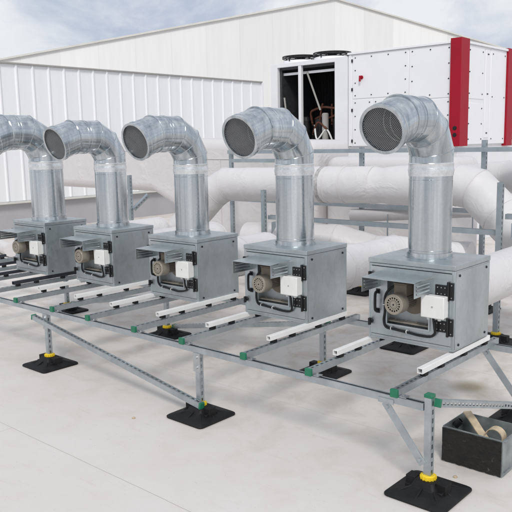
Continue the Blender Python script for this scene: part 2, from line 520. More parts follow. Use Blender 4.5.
    for j in range(n):                                            # finned body
        pass
    prof = []
    u_, w_ = V((1, 0, 0)), V((0, 0, 1))
    rings = []
    for yy in (my + .075, my + .24):
        rings.append([V((mx, yy, mz)) + (u_ * math.cos(2 * PI * j / 96) + w_ * math.sin(2 * PI * j / 96)) * (.054 if (j // 2) % 2 else .047) for j in range(96)])
    q.rings(rings)
    q.lathe((mx, my + .24, mz), (0, 1, 0), [(0, .056), (.03, .056), (.034, .068), (.05, .068)], 30)
    mo = q.build('motor', M['tan'], u)
    q = MB()
    q.lathe((mx, my, mz), (0, 1, 0), [(.012, .058), (0, .0605), (.0, .0625), (.006, .0665), (.085, .0665), (.088, .0645), (.088, .058)], 36, False, False)
    q.lathe((mx, my + .003, mz), (0, 1, 0), [(0, .016), (.004, .016)], 20)
    for r0, r1 in ((.031, .036), (.048, .0615)):
        q.lathe((mx, my + .003, mz), (0, 1, 0), [(0, r0), (0, r1), (.004, r1), (.004, r0), (0, r0)], 36, False, False)
    for j in range(16):
        a = 2 * PI * j / 16; e1 = V((math.cos(a), 0, math.sin(a))); e2 = V((-math.sin(a), 0, math.cos(a)))
        q.obox(V((mx, my + .0055, mz)) + e1 * .034, e1, e2, V((0, 1, 0)), .019, .0032, .0015)
    q.build('fan_cowl', M['tan'], mo)
    q = MB(); q.lathe((mx, my + .022, mz), (0, 1, 0), [(0, .057), (.03, .057)], 24); q.build('cooling_fan', M['black'], mo)
    q = MB(); q.lathe((mx, my + .002, mz), (0, -1, 0), [(0, .006), (.002, .005)], 10); q.build('shaft_plug', M['black'], mo)
    q = MB(); q.box(mx - .045, mx + .045, my + .085, my + .175, mz + .045, mz + .115); q.box(mx - .049, mx + .049, my + .081, my + .179, mz + .115, mz + .125)
    q.build('terminal_box', M['brown'], mo, .004)
    q = MB(); q.lathe((mx + .03, -hd + .055, mz), (0, 1, 0), [(0, .095), (.006, .095)], 30); q.build('mounting_flange', M['brown'], u)
    # power cable with pale ties
    yc = yf - .012
    q = MB(); rg = random.Random(len(label)); jt = lambda: rg.uniform(-.007, .007)
    cpts = [(-.03, -hd - .02, .40), (-.08, yc - .004, .392), (-.145, yc - .006, .35), (-.176, yc, .29), (-.18, yc, .20), (-.178, yc, .13), (-.16, yc, .098),
             (-.10, yc, .088), (0, yc, .085), (.08, yc, .075), (.15, yc, .085), (.185, yc - .006, .11), (.192, yc - .022, .15), (.19, yc - .03, .222)]
    q.sweep([(x + jt() if 0 < i_ < 13 else x, y, z + jt() if 0 < i_ < 13 else z) for i_, (x, y, z) in enumerate(cpts)], .0082, 10, 6)
    cab = q.build('cable', M['black'], u)
    for px, pz in ((-.18, .245), (-.125, .0915), (-.01, .085)):
        q = MB()
        q.torus((px, yc, pz), (0, 0, 1) if px < -.15 else (1, 0, 0), .011, .003, 14, 6); q.build('cable_tie', M['whiteplastic'], cab)
    # junction box
    q = MB(); q.box(.125, .275, yf - .062, yf - .008, .222, .355); q.box(.130, .270, yf - .008, yf, .227, .35)
    jb = q.build('junction_box', M['whiteplastic'], u, .007, seg=3)
    q = MB(); q.box(.121, .279, yf - .078, yf - .062, .218, .359); li = q.build('lid', M['whiteplastic'], jb, .006, seg=3)
    q = MB(); q.lathe((.2, yf - .078, .29), (0, -1, 0), [(0, .006), (.0015, .006)], 10); q.build('lid_screw', M['trim'], jb)
    q = MB()
    for px in (.155, .19, .23): q.lathe((px, yf - .035, .222), (0, 0, -1), [(0, .014), (.012, .014), (.012, .011), (.024, .011)], 12)
    q.build('cable_gland', M['whiteplastic'], jb)
    # --- round duct: pipe, foil collar, segmented elbow, nozzle with wire mesh
    q = MB(); q.lathe((0, 0, 0), (0, 0, 1), [(H + .012, r), (1.085, r)], 64, False, False)
    q.obox(V((r * math.cos(-2.0), r * math.sin(-2.0), .81)), V((math.cos(-2.0), math.sin(-2.0), 0)), V((-math.sin(-2.0), math.cos(-2.0), 0)), V((0, 0, 1)), .0012, .004, .265)
    for zz in (.60, 1.06): q.torus((0, 0, zz), (0, 0, 1), r, .0022, 56, 6)
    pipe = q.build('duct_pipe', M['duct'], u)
    q = MB(); q.lathe((0, 0, 0), (0, 0, 1), [(H, r + .016), (H + .004, r + .016), (H + .004, r + .010), (H + .036, r + .008), (H + .036, r + .001)], 64, False, False)
    q.build('base_flange', M['duct'], pipe)
    q = MB(); q.lathe((0, 0, 0), (0, 0, 1), [(1.083, r), (1.083, r + .004), (1.10, r + .0045), (1.12, r + .008), (1.135, r + .004), (1.158, r + .004), (1.163, r + .006), (1.17, r)], 64, False, False)
    q.build('foil_collar', M['foil'], pipe)
    zc = 1.17
    pts = [V((0, 0, 1.166))]
    rad = R / math.cos(math.radians(15))
    for k_ in range(3):
        a1 = math.radians(30 * k_ + 15)
        pts.append(V((0, -R + rad * math.cos(a1), zc + rad * math.sin(a1))))
    zE = zc + R; tilt = math.radians(19)
    J = V((0, -max(.425, R + .15), zE)); nd = V((0, -math.cos(tilt), -math.sin(tilt))); tip = J + nd * .195
    q = MB(); js = q.mitre(pts + [J, J + nd * .1], r + .001, 72)
    el = q.build('elbow', M['duct'], u, angle=20)
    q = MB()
    for ring, cen, nrm in js[:3]: q.loop_bead(ring, cen, nrm, .0034)
    q.build('elbow_seam', M['duct'], el)
    q = MB(); q.loop_bead(js[3][0], js[3][1], js[3][2], .0065); q.build('flange_ring', M['duct'], el)
    q = MB()
    for hh in (.045, .075): q.torus(V((0, -R - hh, zE)), V((0, -1, 0)), r + .0015, .0026, 56, 6)
    q.build('swaged_bead', M['duct'], el)
    q = MB(); ln = q.mitre([pts[0], *pts[1:], J, tip - nd * .02], r - .004, 56); q.build('shade_sleeve', M['ductshade'], u, angle=20)  # added dark sleeve, its colour stands in for shade in elbow and mouth
    q = MB()
    for hh in (.02, .10): q.torus(V((0, -R - hh, zE)), V((0, -1, 0)), r - .006, .004, 48, 6)
    q.build('inner_seam', M['inner'], u)
    q = MB()
    q.lathe(J, nd, [(.085, r + .001), (.085, r + .004), (.148, r + .004), (.151, r + .011), (.158, r + .011), (.161, r + .007), (.190, r + .007), (.193, r + .011), (.197, r + .011), (.198, r + .003), (.196, r - .008), (.17, r - .008)], 72, False, False)
    nz = q.build('outlet', M['duct'], u, angle=25)
    ax = nd; uu, ww = q.frame(ax); fc = J + nd * .178; q = MB(); Rm = r - .007; st = .0095
    kk = int(Rm / st)
    for dirn in (0, 1):
        e1 = (uu + ww).normalized() if dirn else (uu - ww).normalized(); e2 = ax.cross(e1)
        for j in range(-kk, kk + 1):
            hl = math.sqrt(max(0, Rm * Rm - (j * st) ** 2))
            if hl > .01: q.obox(fc + e2 * (j * st) + ax * (.0016 * dirn), e1, e2, ax, hl, .0009, .0008)
    q.build('mesh_grille', M['meshwire'], nz)
    return u

z0u = .62
spec = [  # corner x, per-unit shift, label
    (0.0, .018, -.036, .008, .1, 'galvanised fan unit nearest the camera, its duct in front of the red striped air handler'),
    (-1.152, -.011, .014, -.006, -.3, 'second fan unit from the right, its elbow before the open black coil bay'),
    (-2.301, -.054, .045, -.012, .4, 'middle fan unit of the row, its duct beside the bent white pipe'),
    (-3.431, -.058, .03, -.006, -.3, 'second fan unit from the left, its dark outlet overlapping the leftmost elbow'),
    (-4.607, .107, -.05, .012, -.4, 'leftmost fan unit standing on dark bars, its duct outlet cut off by the photo'),
]
units = []
for k, (bx, dx, dy, dz, yaw, lab) in enumerate(spec):
    rr0, RR0 = ((.141, .272), (.148, .265), (.149, .258), (.153, .25), (.174, .30))[k]
    o = make_unit(lab, rr0, RR0)
    o.location = (bx + hw + dx, hd + dy, z0u + dz); o.rotation_euler = (0, 0, math.radians(yaw))
    units.append(o)

# ------------------------------------------------------------------ support frame
fr = thing('support_frame', 'long galvanised strut frame on rubber feet carrying the row of fan units', 'frame', (0, 0, 0))
RZ = z0u - .035 - .024           # top of the cross rails
zc = RZ - .0205                   # cross rail centre
zr = RZ - .041 - .0215            # long rail centre
YF, YB = -.665, .66
q = MB(); q.strut((-7.2, YF, zr), (.785, YF, zr), (0, 0, -1), slots=False); q.build('front_rail', M['strut'], fr)
q = MB(); q.strut((-7.2, YB, zr), (.785, YB, zr), (0, 0, -1), slots=False); q.build('back_rail', M['strut'], fr)
railx = []
for k, (bx, dx, dy, dz, yaw, lab) in enumerate(spec): railx += [(bx + .0, k), (bx + .605, k)]
railx += [(-5.75, 5), (-5.15, 5)]
for rx, k in railx:
    q = MB(); q.strut((rx, YF - .022, zc), (rx, YB + .03, zc), (0, 0, 1)); cr = q.build('cross_rail', M['strut'], fr)
    q = MB(); q.box(rx - .0235, rx + .0235, YF - .034, YF - .012, zc - .0235, zc + .0235); q.build('end_cap', M['green'], cr, .003)
    # clamp plates on the long rail
    q = MB(); q.box(rx + .024, rx + .07, YF - .016, YF + .03, RZ - .0405, RZ - .0355); q.lathe((rx + .047, YF + .004, RZ - .0355), (0, 0, 1), [(0, .009), (.009, .009)], 6)
    q.build('clamp', M['steelbolt'], cr)
    # mounting bar on rubber pads
    by0, by1 = -.42, .52
    ox = dx if k < 5 else 0
    for_bar = spec[k][1] * .6 if k < 5 else 0
    bz0, bz1 = RZ + .024, RZ + .0575
    xx = rx + for_bar
    q = MB(); tt = .004; hwid = .0185
    q.box(xx - hwid, xx - hwid + tt, by0, by1, bz0, bz1); q.box(xx + hwid - tt, xx + hwid, by0, by1, bz0, bz1)
    q.box(xx - hwid + tt, xx + hwid - tt, by0, by1, bz0, bz0 + tt); q.box(xx - hwid + tt, xx + hwid - tt, by0, by1, bz1 - tt, bz1)
    bar = q.build('mounting_bar', M['darkbar'] if k >= 4 else M['whitebar'], fr, .0012)
    for py in (by0 + .055, by0 + .265, by0 + .58, by1 - .05):
        p = MB(); p.box(xx - .017, xx + .017, py - .022, py + .022, RZ, RZ + .024); p.build('rubber_pad', M['rubber'], bar, .003)
# posts and feet
def foot(x, y, rz=0, parent=fr, s=1.0):
    q = MB()
    def rr(h, z, c=.03, n=5):
        pts = []
        for cx, cy, a0 in ((h - c, h - c, 0), (-h + c, h - c, 90), (-h + c, -h + c, 180), (h - c, -h + c, 270)):
            for i in range(n):
                a = math.radians(a0 + 90 * i / (n - 1)); pts.append(V((x + cx + c * math.cos(a), y + cy + c * math.sin(a), z)))
        return pts
    q.rings([rr(.180 * s, .001), rr(.184 * s, .006), rr(.184 * s, .016), rr(.174 * s, .023), rr(.105 * s, .034), rr(.075 * s, .05, .02), rr(.060 * s, .084, .02), rr(.054 * s, .088, .015), rr(.044 * s, .088, .015)])
    for sx, sy in ((1, 0), (-1, 0), (0, 1), (0, -1), (1, 1), (-1, 1), (1, -1), (-1, -1)):
        e = V((sx, sy, 0)); L = .15 * s * (1.25 if sx and sy else 1); e.normalize(); w = V((-e.y, e.x, 0)) * .006
        a = V((x, y, 0)) + e * .045; b2 = V((x, y, 0)) + e * L
        z1, z2, zb = V((0, 0, .070)), V((0, 0, .026)), V((0, 0, .015))
        q.add([a + w + zb, a - w + zb, b2 - w + zb, b2 + w + zb, a + w + z1, a - w + z1, b2 - w + z2, b2 + w + z2],
              [(3, 2, 1, 0), (4, 5, 6, 7), (0, 1, 5, 4), (1, 2, 6, 5), (2, 3, 7, 6), (3, 0, 4, 7)])
    for sx in (-1, 1):                                            # screw towers either side of the socket
        q.box(x + sx * .092 - .03, x + sx * .092 + .03, y - .034, y + .034, .02, .088)
        q.box(x + sx * .092 - .02, x + sx * .092 + .02, y - .06, y + .06, .02, .05)
    f = q.build('rubber_foot', M['rubber'], parent, .003)
    q = MB(); q.lathe((x, y, .086), (0, 0, 1), [(0, .040), (.022, .040), (.026, .035), (.026, .02)], 28)
    for i in range(14):
        a = 2 * PI * i / 14; q.box(x + .041 * math.cos(a) - .004, x + .041 * math.cos(a) + .004, y + .041 * math.sin(a) - .004, y + .041 * math.sin(a) + .004, .087, .107)
    q.build('collar', M['yellow'], f)
    return f
for px in (.812, -1.0, -2.95, -4.9, -6.8):
    top = RZ + .012 if px > 0 else zr - .021
    q = MB(); q.strut((px, YF, .08), (px, YF, top), (1, 0, 0)); po = q.build('post', M['strut'], fr)
    if px > 0:
        q = MB(); q.box(px - .024, px + .024, YF - .024, YF + .024, top - .016, top + .004); q.build('end_cap', M['green'], po, .003)
    else:
        q = MB(); q.box(px - .034, px + .034, YF - .0265, YF - .0215, zr - .16, zr - .02)
        for bz in (-.05, -.125): q.lathe((px, YF - .0265, zr + bz), (0, -1, 0), [(0, .011), (.008, .011)], 6)
        q.build('bracket', M['steelbolt'], po)
    foot(px, YF)
for px in (.81, -.88, -2.86, -4.65, -6.6):
    q = MB(); q.strut((px, YB, .08), (px, YB, zr - .021), (1, 0, 0)); q.build('post', M['strut'], fr)
    foot(px, YB)
def brace(p0, p1, up, caps=True, slots=True):
    q = MB(); q.strut(p0, p1, up, slots=slots); b_ = q.build('brace', M['strut'], fr)
    if caps:
        a = (V(p1) - V(p0)).normalized(); up = V(up); up = (up - a * up.dot(a)).normalized(); sd = a.cross(up)
        for p in (V(p0), V(p1)):
            q = MB(); q.obox(p, a, up, sd, .008, .0235, .0235); q.build('end_cap', M['green'], b_, .003)
    return b_
brace((-3.10, YF - .044, .435), (-.945, YF - .044, .105), (0, 0, 1))
brace((-4.60, YB + .044, .10), (-2.80, YB + .044, .435), (0, 0, 1))
brace((-2.80, YB + .044, .10), (-.85, YB + .044, .435), (0, 0, 1))
brace((-6.9, YF - .044, .435), (-4.86, YF - .044, .105), (0, 0, 1))
brace((.845, YF + .025, RZ - .035), (.845, YB + .02, .115), (1, 0, 0))
def knee(x0, z0, x1, z1, y):
    a = V((x0, y, z0)); c = V((x1, y, z1)); d = (c - a).normalized(); up = V((0, -1, 0)); sd = d.cross(up); L = (c - a).length
    q = MB()
    q.obox((a + c) / 2, d, up, sd, L / 2, .0025, .024)
    q.obox((a + c) / 2 + sd * .0215 + V((0, .0225, 0)), d, up, sd, L / 2, .0195, .0025)
    for e in (a + d * .03, c - d * .03): q.lathe(e + up * .0025, up, [(0, .011), (.009, .011)], 6)
    q.build('knee_brace', M['strut'], fr)
knee(.545, zr - .0215, .79, .17, YF - .024)
knee(.545, zr - .0215, .79, .17, YB - .028)
q = MB(); q.box(.50, .60, YF - .0255, YF - .021, zr - .03, zr + .0); q.build('gusset', M['strut'], fr)

# ------------------------------------------------------------------ insulated pipes
def pipe(name_label, pts, r, mat='wrap', cap0=True, cap1=True, jit=.03, seed=0, bands=(), group='white insulated pipes', cat='pipe', joints=True, mod=None, sub=14):
    q = MB(); js = q.mitre(pts, r, 40, cap0, cap1, sub=sub, jitter=jit, seed=seed, mod=mod)
    o = q.build('insulated_pipe', M[mat], None, angle=50)
    tag(o, name_label, cat, group)
    if joints:
        for ring, cen, nrm in js:
            b_ = MB(); b_.loop_bead([cen + (p - cen) * 1.004 for p in ring], cen, nrm, .005); b_.build('joint_seam', M['wrapgrey'], o)
    for i_ in range(len(pts) - 1):
        a = V(pts[i_]); d = V(pts[i_ + 1]) - a; L = d.length; d.normalize(); uu_, ww_ = MB().frame(d)
        if L < .8: continue
        rg = random.Random(seed + i_); t_ = rg.uniform(.3, .6)
        while t_ < L - .25:
            b_ = MB(); b_.lathe(a + d * t_, d, [(-.02, r * .98), (-.018, r * 1.012), (.022, r * 1.016), (.024, r * .98)], 40, False, False)
            b_.build('wrap_lap', M[mat], o); t_ += rg.uniform(.75, 1.05)
    for (t, wdt, mt) in bands:      # tape bands at distance t along the first straight
        a = V(pts[0]); d = (V(pts[1]) - a).normalized(); L = (V(pts[1]) - a).length
        if t > L: a = V(pts[1]); d = (V(pts[2]) - a).normalized(); t -= L
        b_ = MB(); b_.lathe(a + d * t, d, [(-wdt / 2, r * .99), (-wdt / 2, r * 1.022), (wdt / 2, r * 1.022), (wdt / 2, r * .99)], 40, False, False)
        b_.build('tape_band', M[mt], o)
    return o
for k, (bx, dx, dy, dz, yaw, lab) in enumerate(spec):
    cx = bx + hw + dx; zz = z0u + .255
    labs = ['white wrapped pipe at the right photo edge, behind the nearest fan unit', 'white wrapped pipe running back from the second fan unit from the right',
            'white wrapped pipe running back from the middle fan unit', 'white wrapped pipe running back from the second fan unit from the left',
            'white wrapped pipe running back from the leftmost fan unit']
    L = [2.2, 1.15, .75, 1.15, 1.2][k]
    if k == 0: pts = [(cx, D + dy - .002, zz), (cx, 2.9, zz)]
    elif k == 1: pts = [(cx, D + dy - .002, zz), (cx, 1.75, zz), (cx + .35, 2.3, zz - .1)]
    else: pts = [(cx, D + dy - .002, zz), (cx, D + L, zz), (cx - .25, D + L + .3, zz - .12)]
    pipe(labs[k], pts, .185, seed=k * 3.1, bands=[(.35, .05, 'wrapgrey')])
pipe('upper white pipe crossing the rack, elbowed down at both ends', [(-4.72, 2.62, .80), (-4.16, 2.74, 1.325), (-3.98, 2.775, 1.417), (-.82, 3.0, 1.46), (-.62, 3.0, 1.425), (.12, 2.85, .80)], .215, seed=4.4, jit=.04, sub=46, mod=lambda x: 1 - .09 * math.exp(-((x + 1.70) / .07) ** 2) - .04 * math.exp(-((x + 2.9) / .05) ** 2) + .025 * math.exp(-((x + 1.35) / .2) ** 2))
# scuffed tape on it
o = [q for q in bpy.data.objects if q.get('label', '').startswith('upper white pipe')][0]
for t, wd, mt in ((.512, .05, 'scuff'), (.535, .02, 'wrapgrey'), (.60, .02, 'wrapgrey')):
    a, c = V((-4.20, 2.76, 1.415)), V((-.82, 3.0, 1.46)); d = (c - a).normalized()
    b_ = MB(); ctr = a.lerp(c, t); uu, ww = b_.frame(d); rings = []
    full = mt != 'scuff'
    for h, rr_ in ((-wd / 2, .212), (-wd / 2, .2225), (wd / 2, .2225), (wd / 2, .212)):
        rings.append([ctr + d * h + (uu * math.cos(t_) + ww * math.sin(t_)) * rr_ for t_ in [2 * PI * i / 40 for i in range(40)]])
    b_.rings(rings, False, False); b_.build('tape_band', M[mt], o)
pipe('far white pipe at the right edge with a bend, behind the rack', [(-1.35, 4.15, 1.44), (-.72, 4.1, 1.5), (.9, 3.3, 1.66)], .19, seed=9, jit=.03)
pipe('thin white pipe with a dark open end above the lower rack bar', [(-2.56, 3.6, 1.0), (-1.0, 3.75, 1.13)], .085, seed=2, jit=.02, cap0=False)
pipe('low bulging white pipe between the two right fan units', [(-3.6, 2.75, .72), (-2.35, 2.95, .74), (-1.9, 3.1, .62), (-.8, 3.3, .6)], .225, seed=12, jit=.05)
pipe('short white pipe stub lying on the roof at the left edge', [(-10.6, 2.9, .13), (-9.15, 2.5, .13)], .12, seed=5)
# small caps for thin pipe inside
# ------------------------------------------------------------------ wrapped rectangular ducts
def slab(label, poly, y0, y1, seed):
    q = MB(); n = len(poly)
    q.rings([[V((x, y0, z)) for x, z in poly], [V((x, y1, z)) for x, z in poly]])
    o = q.build('wrapped_duct', M['wrapgrey'], None, .15, seg=6, angle=60)
    tag(o, label, 'duct', 'wrapped rectangular ducts behind the rack')
    return o
w1 = slab('tall white wrapped duct in front of the ribbed wall, stepping down to the roof', [(-9.95, 1.17), (-7.0, 1.15), (-6.45, .92), (-6.3, .12), (-3.5, .12), (-3.5, 1.97), (-9.95, 2.15)], 4.0, 5.0, 1)
w2 = slab('low white wrapped duct under the air handler, behind the upper pipe', [(-3.46, .12), (-1.45, .12), (-1.45, 1.73), (-3.46, 1.73)], 4.2, 5.0, 2)
for o, segs in ((w1, [((-6.28, 3.994, 1.72), (-3.52, 3.994, 1.70)), ((-9.55, 3.994, 1.86), (-6.3, 3.994, 1.86)), ((-5.3, 3.994, .2), (-5.3, 3.994, 1.7)), ((-4.4, 3.994, .2), (-4.4, 3.994, 1.7)), ((-7.8, 3.994, 1.2), (-7.8, 3.994, 1.86)), ((-6.3, 3.994, .95), (-6.3, 3.994, 2.0))]),
                (w2, [((-3.4, 4.194, 1.58), (-1.5, 4.194, 1.58)), ((-2.4, 4.194, .2), (-2.4, 4.194, 1.56))])):
    for a, c in segs:
        q = MB(); q.cyl(a, c, .007, n=8); q.build('seam_tape', M['wrapgrey'], o)

# ------------------------------------------------------------------ pipe rack
rk = thing('pipe_rack', 'grey strut rack of posts and bars holding the white pipes behind the fans', 'rack', (0, 2.45, 0))
def rstrut(name, p0, p1, up, slots=True, w=.05):
    q = MB(); o3 = V((0, 2.45, 0)); q.strut(V(p0) - o3, V(p1) - o3, up, w, w, slots); return q.build(name, M['rack'], rk)
for px, pt in ((-5.58, 1.53), (-3.04, 1.39), (-.12, 1.54)):
    rstrut('post', (px, 2.42, .08), (px, 2.42, pt), (1, 0, 0))
    f = foot(px, 2.42 - 2.45, parent=rk)
for px, pt in ((-4.70, 1.90), (-2.43, 1.87), (-.82, 1.93), (.9, 1.92)):
    rstrut('post', (px, 3.62, .08), (px, 3.62, pt), (1, 0, 0))
    f = foot(px, 3.62 - 2.45, parent=rk)
rstrut('top_bar', (-4.7, 3.565, 1.825), (2.2, 3.565, 1.825), (0, 0, -1), False)
rstrut('back_bar', (-4.7, 3.565, 1.14), (2.2, 3.565, 1.14), (0, 0, -1), False)
rstrut('front_bar', (-3.0, 2.47, 1.06), (-.16, 2.47, 1.06), (0, 0, -1), False)
rstrut('front_bar', (-.08, 2.47, 1.22), (2.2, 2.47, 1.22), (0, 0, -1), False)
rstrut('side_bar', (-4.65, 3.595, 1.70), (-3.8, 3.595, 1.70), (0, 0, -1), False)
rstrut('arm', (-5.55, 2.45, 1.04), (-5.42, 2.62, 1.24), (1, 0, 0))
for px, pz in ((-2.95, 1.0), (-.02, 1.16)):
    q = MB(); q.add([(px, .0, pz), (px + .14, .0, pz + .035), (px, .0, pz - .14), (px, .004, pz), (px + .14, .004, pz + .035), (px, .004, pz - .14)],
                    [(0, 1, 2), (5, 4, 3), (0, 3, 4, 1), (1, 4, 5, 2), (2, 5, 3, 0)]); q.build('gusset', M['rack'], rk)
for a in ((-3.75, 1.2, 1.8), (-2.0, .75, 1.05), (-.9, .9, 1.16)):
    q = MB(); q.cyl((a[0], 1.09, a[1]), (a[0], 1.09, a[2]), .008, n=8); q.build('hanger_rod', M['rack'], rk)

ps = thing('pipe_stand', 'low black footed stand under a white pipe, seen below the nearest fan box', 'stand', (-.72, 1.76, 0))
foot(0, 0, parent=ps)
q = MB(); q.strut((0, 0, .08), (0, 0, .655), (1, 0, 0)); q.build('post', M['rack'], ps)
q = MB(); q.strut((-.2, 0, .668), (.2, 0, .668), (0, 0, -1), slots=False); q.build('saddle_bar', M['rack'], ps)
# ------------------------------------------------------------------ scrap box
sb = thing('scrap_box', 'open steel box with a tarred black front on the roof', 'box', (.68, -.24, 0))
q = MB(); L, Dp, Hh, t = .375, .28, .225, .004
q.box(0, L, Dp - t, Dp, 0, Hh + .004); q.box(0, t, t, Dp - t, 0, Hh); q.box(L - t, L, t, Dp - t, 0, Hh); q.box(t, L - t, t, Dp - t, 0, t); q.box(0, L, 0, t, 0, Hh)
q.box(L, L + .012, t, Dp - t, Hh - .006, Hh - .002); q.box(L, L + .008, t, Dp - t, 0.02, .026)
q.build('shell', M['binmetal'], sb)
q = MB()
nx, nz = 26, 12; vs = []; fs = []
for j in range(nz + 1):
    for i in range(nx + 1):
        x = (i / nx) * (L - .004); z = .006 + (j / nz) * (Hh - .012)
        if j == 0: z += .006 * noise.noise(V((i * .6, 0, 0)))
        vs.append((x, -.004 - .006 * (noise.noise(V((x * 30, z * 30, 3))) + .5), z))
for j in range(nz):
    for i in range(nx): a = j * (nx + 1) + i; fs.append((a, a + 1, a + nx + 2, a + nx + 1))
q.add(vs, fs); q.build('tarred_front', M['binblack'], sb)
def offcut(label, pts, wdt, hgt):
    q = MB(); P_ = [V(p) for p in pts]; rings = []
    for i, p in enumerate(P_):
        d = (P_[min(i + 1, len(P_) - 1)] - P_[max(i - 1, 0)]).normalized(); sd = d.cross(V((0, 0, 1))).normalized(); up = sd.cross(d)
        rings.append([p + sd * wdt + up * hgt, p - sd * wdt + up * hgt, p - sd * wdt - up * hgt, p + sd * wdt - up * hgt])
    q.rings(rings); tag(q.build('wood_offcut', M['wood'], None, .003), label, 'offcut', 'offcuts in the scrap box')
offcut('long beige strip leaning across the inside of the scrap box', [(.735, -.03, .262), (.79, -.07, .24), (.86, -.12, .20), (.945, -.17, .15)], .026, .006)
q = MB()
for rr_, hgt in ((.055, .06),):
    rings = []
    for i in range(15):
        a = math.radians(-30 + 200 * i / 14); c = V((.965, -.13, .195)); e = V((math.cos(a), 0, math.sin(a))); ysh = V((0, 1, 0))
        rings.append([c + e * .055 - ysh * .03, c + e * .05 - ysh * .03, c + e * .05 + ysh * .03, c + e * .055 + ysh * .03])
    q.rings(rings)
tag(q.build('plastic_offcut', M['wood']), 'curled beige strip standing at the right end of the scrap box', 'offcut', 'offcuts in the scrap box')
q = MB(); q.lathe((.70, -.115, .19), V((.25, 0.1, .3)), [(0, .022), (.05, .022), (.05, .018), (.0, .018)], 18); tag(q.build('pipe_offcut', M['black']), 'short dark pipe stub in the left corner of the scrap box', 'offcut', 'offcuts in the scrap box')
for i, (px, py) in enumerate(((.845, -.40), (-1.35, -1.0), (.25, -1.55))):
    q = MB(); rings = []
    q.lathe((px, py, 0), (0, 0, 1), [(0, .012), (.006, .014), (.012, .006)], 7)
    tag(q.build('debris', M['wood'], None), ['small brown crumb on the roof in front of the scrap box', 'small speck of dirt left of the second front foot', 'small speck of dirt on the empty roof in the foreground'][i], 'debris', 'crumbs on the roof', 'thing')

# ------------------------------------------------------------------ air handling unit
hv = thing('air_handler', 'large white air handling unit with red corner columns and an open black coil bay', 'air handler', (-5.4, 8, 0))
O = V((-5.4, 8, 0))
def hb(name, mat, x0, x1, y0, y1, z0, z1, parent=hv, bev=.004):
    q = MB(); q.box(x0 - O.x, x1 - O.x, y0 - O.y, y1 - O.y, z0, z1); return q.build(name, M[mat], parent, bev)
hb('base', 'hvacframe', -7.55, -3.30, 8.06, 13.9, 0, 1.84)
hb('core', 'hvacframe', -5.55, -3.258, 8.010, 13.9, 1.84, 3.62)
hb('roof_sheet', 'hvac', -5.62, -3.22, 7.97, 14, 3.62, 3.66)
# front panels of the right section
def panel(x0, x1, z0, z1, dots=True):
    p = hb('panel', 'hvac', x0 + .008, x1 - .008, 8.0, 8.06, z0 + .008, z1 - .008, bev=.006)
    if dots:
        q = MB(); m_ = .07
        nx_ = max(1, round((x1 - x0) / .42)); nz_ = max(1, round((z1 - z0) / .32))
        pts = [(x0 + m_ + (x1 - x0 - 2 * m_) * i / nx_, z) for i in range(nx_ + 1) for z in (z0 + m_, z1 - m_)] + [(x, z0 + m_ + (z1 - z0 - 2 * m_) * i / nz_) for i in range(1, nz_) for x in (x0 + m_, x1 - m_)]
        for x, z in pts: q.lathe((x - O.x, 8.0 - O.y, z), (0, -1, 0), [(0, .0125), (.01, .011)], 8)
        q.build('panel_screw', M['black'], p)
    return p
panel(-5.62, -5.52, 1.84, 3.6, False)
panel(-5.52, -4.27, 2.76, 3.62); panel(-4.27, -3.40, 2.68, 3.62)
panel(-5.52, -5.05, 1.84, 2.76); panel(-5.05, -4.27, 1.84, 2.76); panel(-4.27, -3.40, 1.84, 2.68)
hb('corner_column', 'red', -3.42, -3.212, 7.95, 8.28, 1.82, 3.70)
hb('corner_column', 'red', -3.40, -3.212, 10.0, 10.3, 1.80, 3.68)
q = MB()
for z in (2.02, 2.14): q.lathe((-3.31 - O.x, -.045, z), (0, -1, 0), [(0, .04), (.012, .036)], 14)
q.build('cable_gland', M['black'], hv)
def spanel(y0, y1, z0, z1):
    p = hb('side_panel', 'hvac', -3.30, -3.25, y0 + .008, y1 - .008, z0 + .008, z1 - .008, bev=.006)
    q = MB()
    for y in (y0 + .09, y1 - .09):
        for z in (z0 + .1, (z0 + z1) / 2, z1 - .1): q.lathe((-3.25 - O.x, y - O.y, z), (1, 0, 0), [(0, .0125), (.01, .011)], 8)
    q.build('panel_screw', M['black'], p)
spanel(8.28, 9.0, 2.66, 3.62); spanel(8.28, 9.0, 1.84, 2.60); spanel(9.04, 9.25, 1.95, 3.6); spanel(9.27, 10.0, 1.84, 3.62); spanel(10.3, 11.6, 1.84, 3.62)
for hz in (1.95, 2.55, 2.95, 3.5):
    q = MB(); q.box(-5.535 - O.x, -5.505 - O.x, -.018, 0.0, hz - .03, hz + .03); q.build('door_hinge', M['black'], hv, .004)
q = MB(); q.lathe((-5.30 - O.x, 0, 3.17), (0, -1, 0), [(0, .036), (.02, .036), (.02, .02), (.05, .02)], 16); q.box(-5.325 - O.x, -5.29 - O.x, -.065, -.05, 3.09, 3.20); q.build('isolator_switch', M['red'], hv)
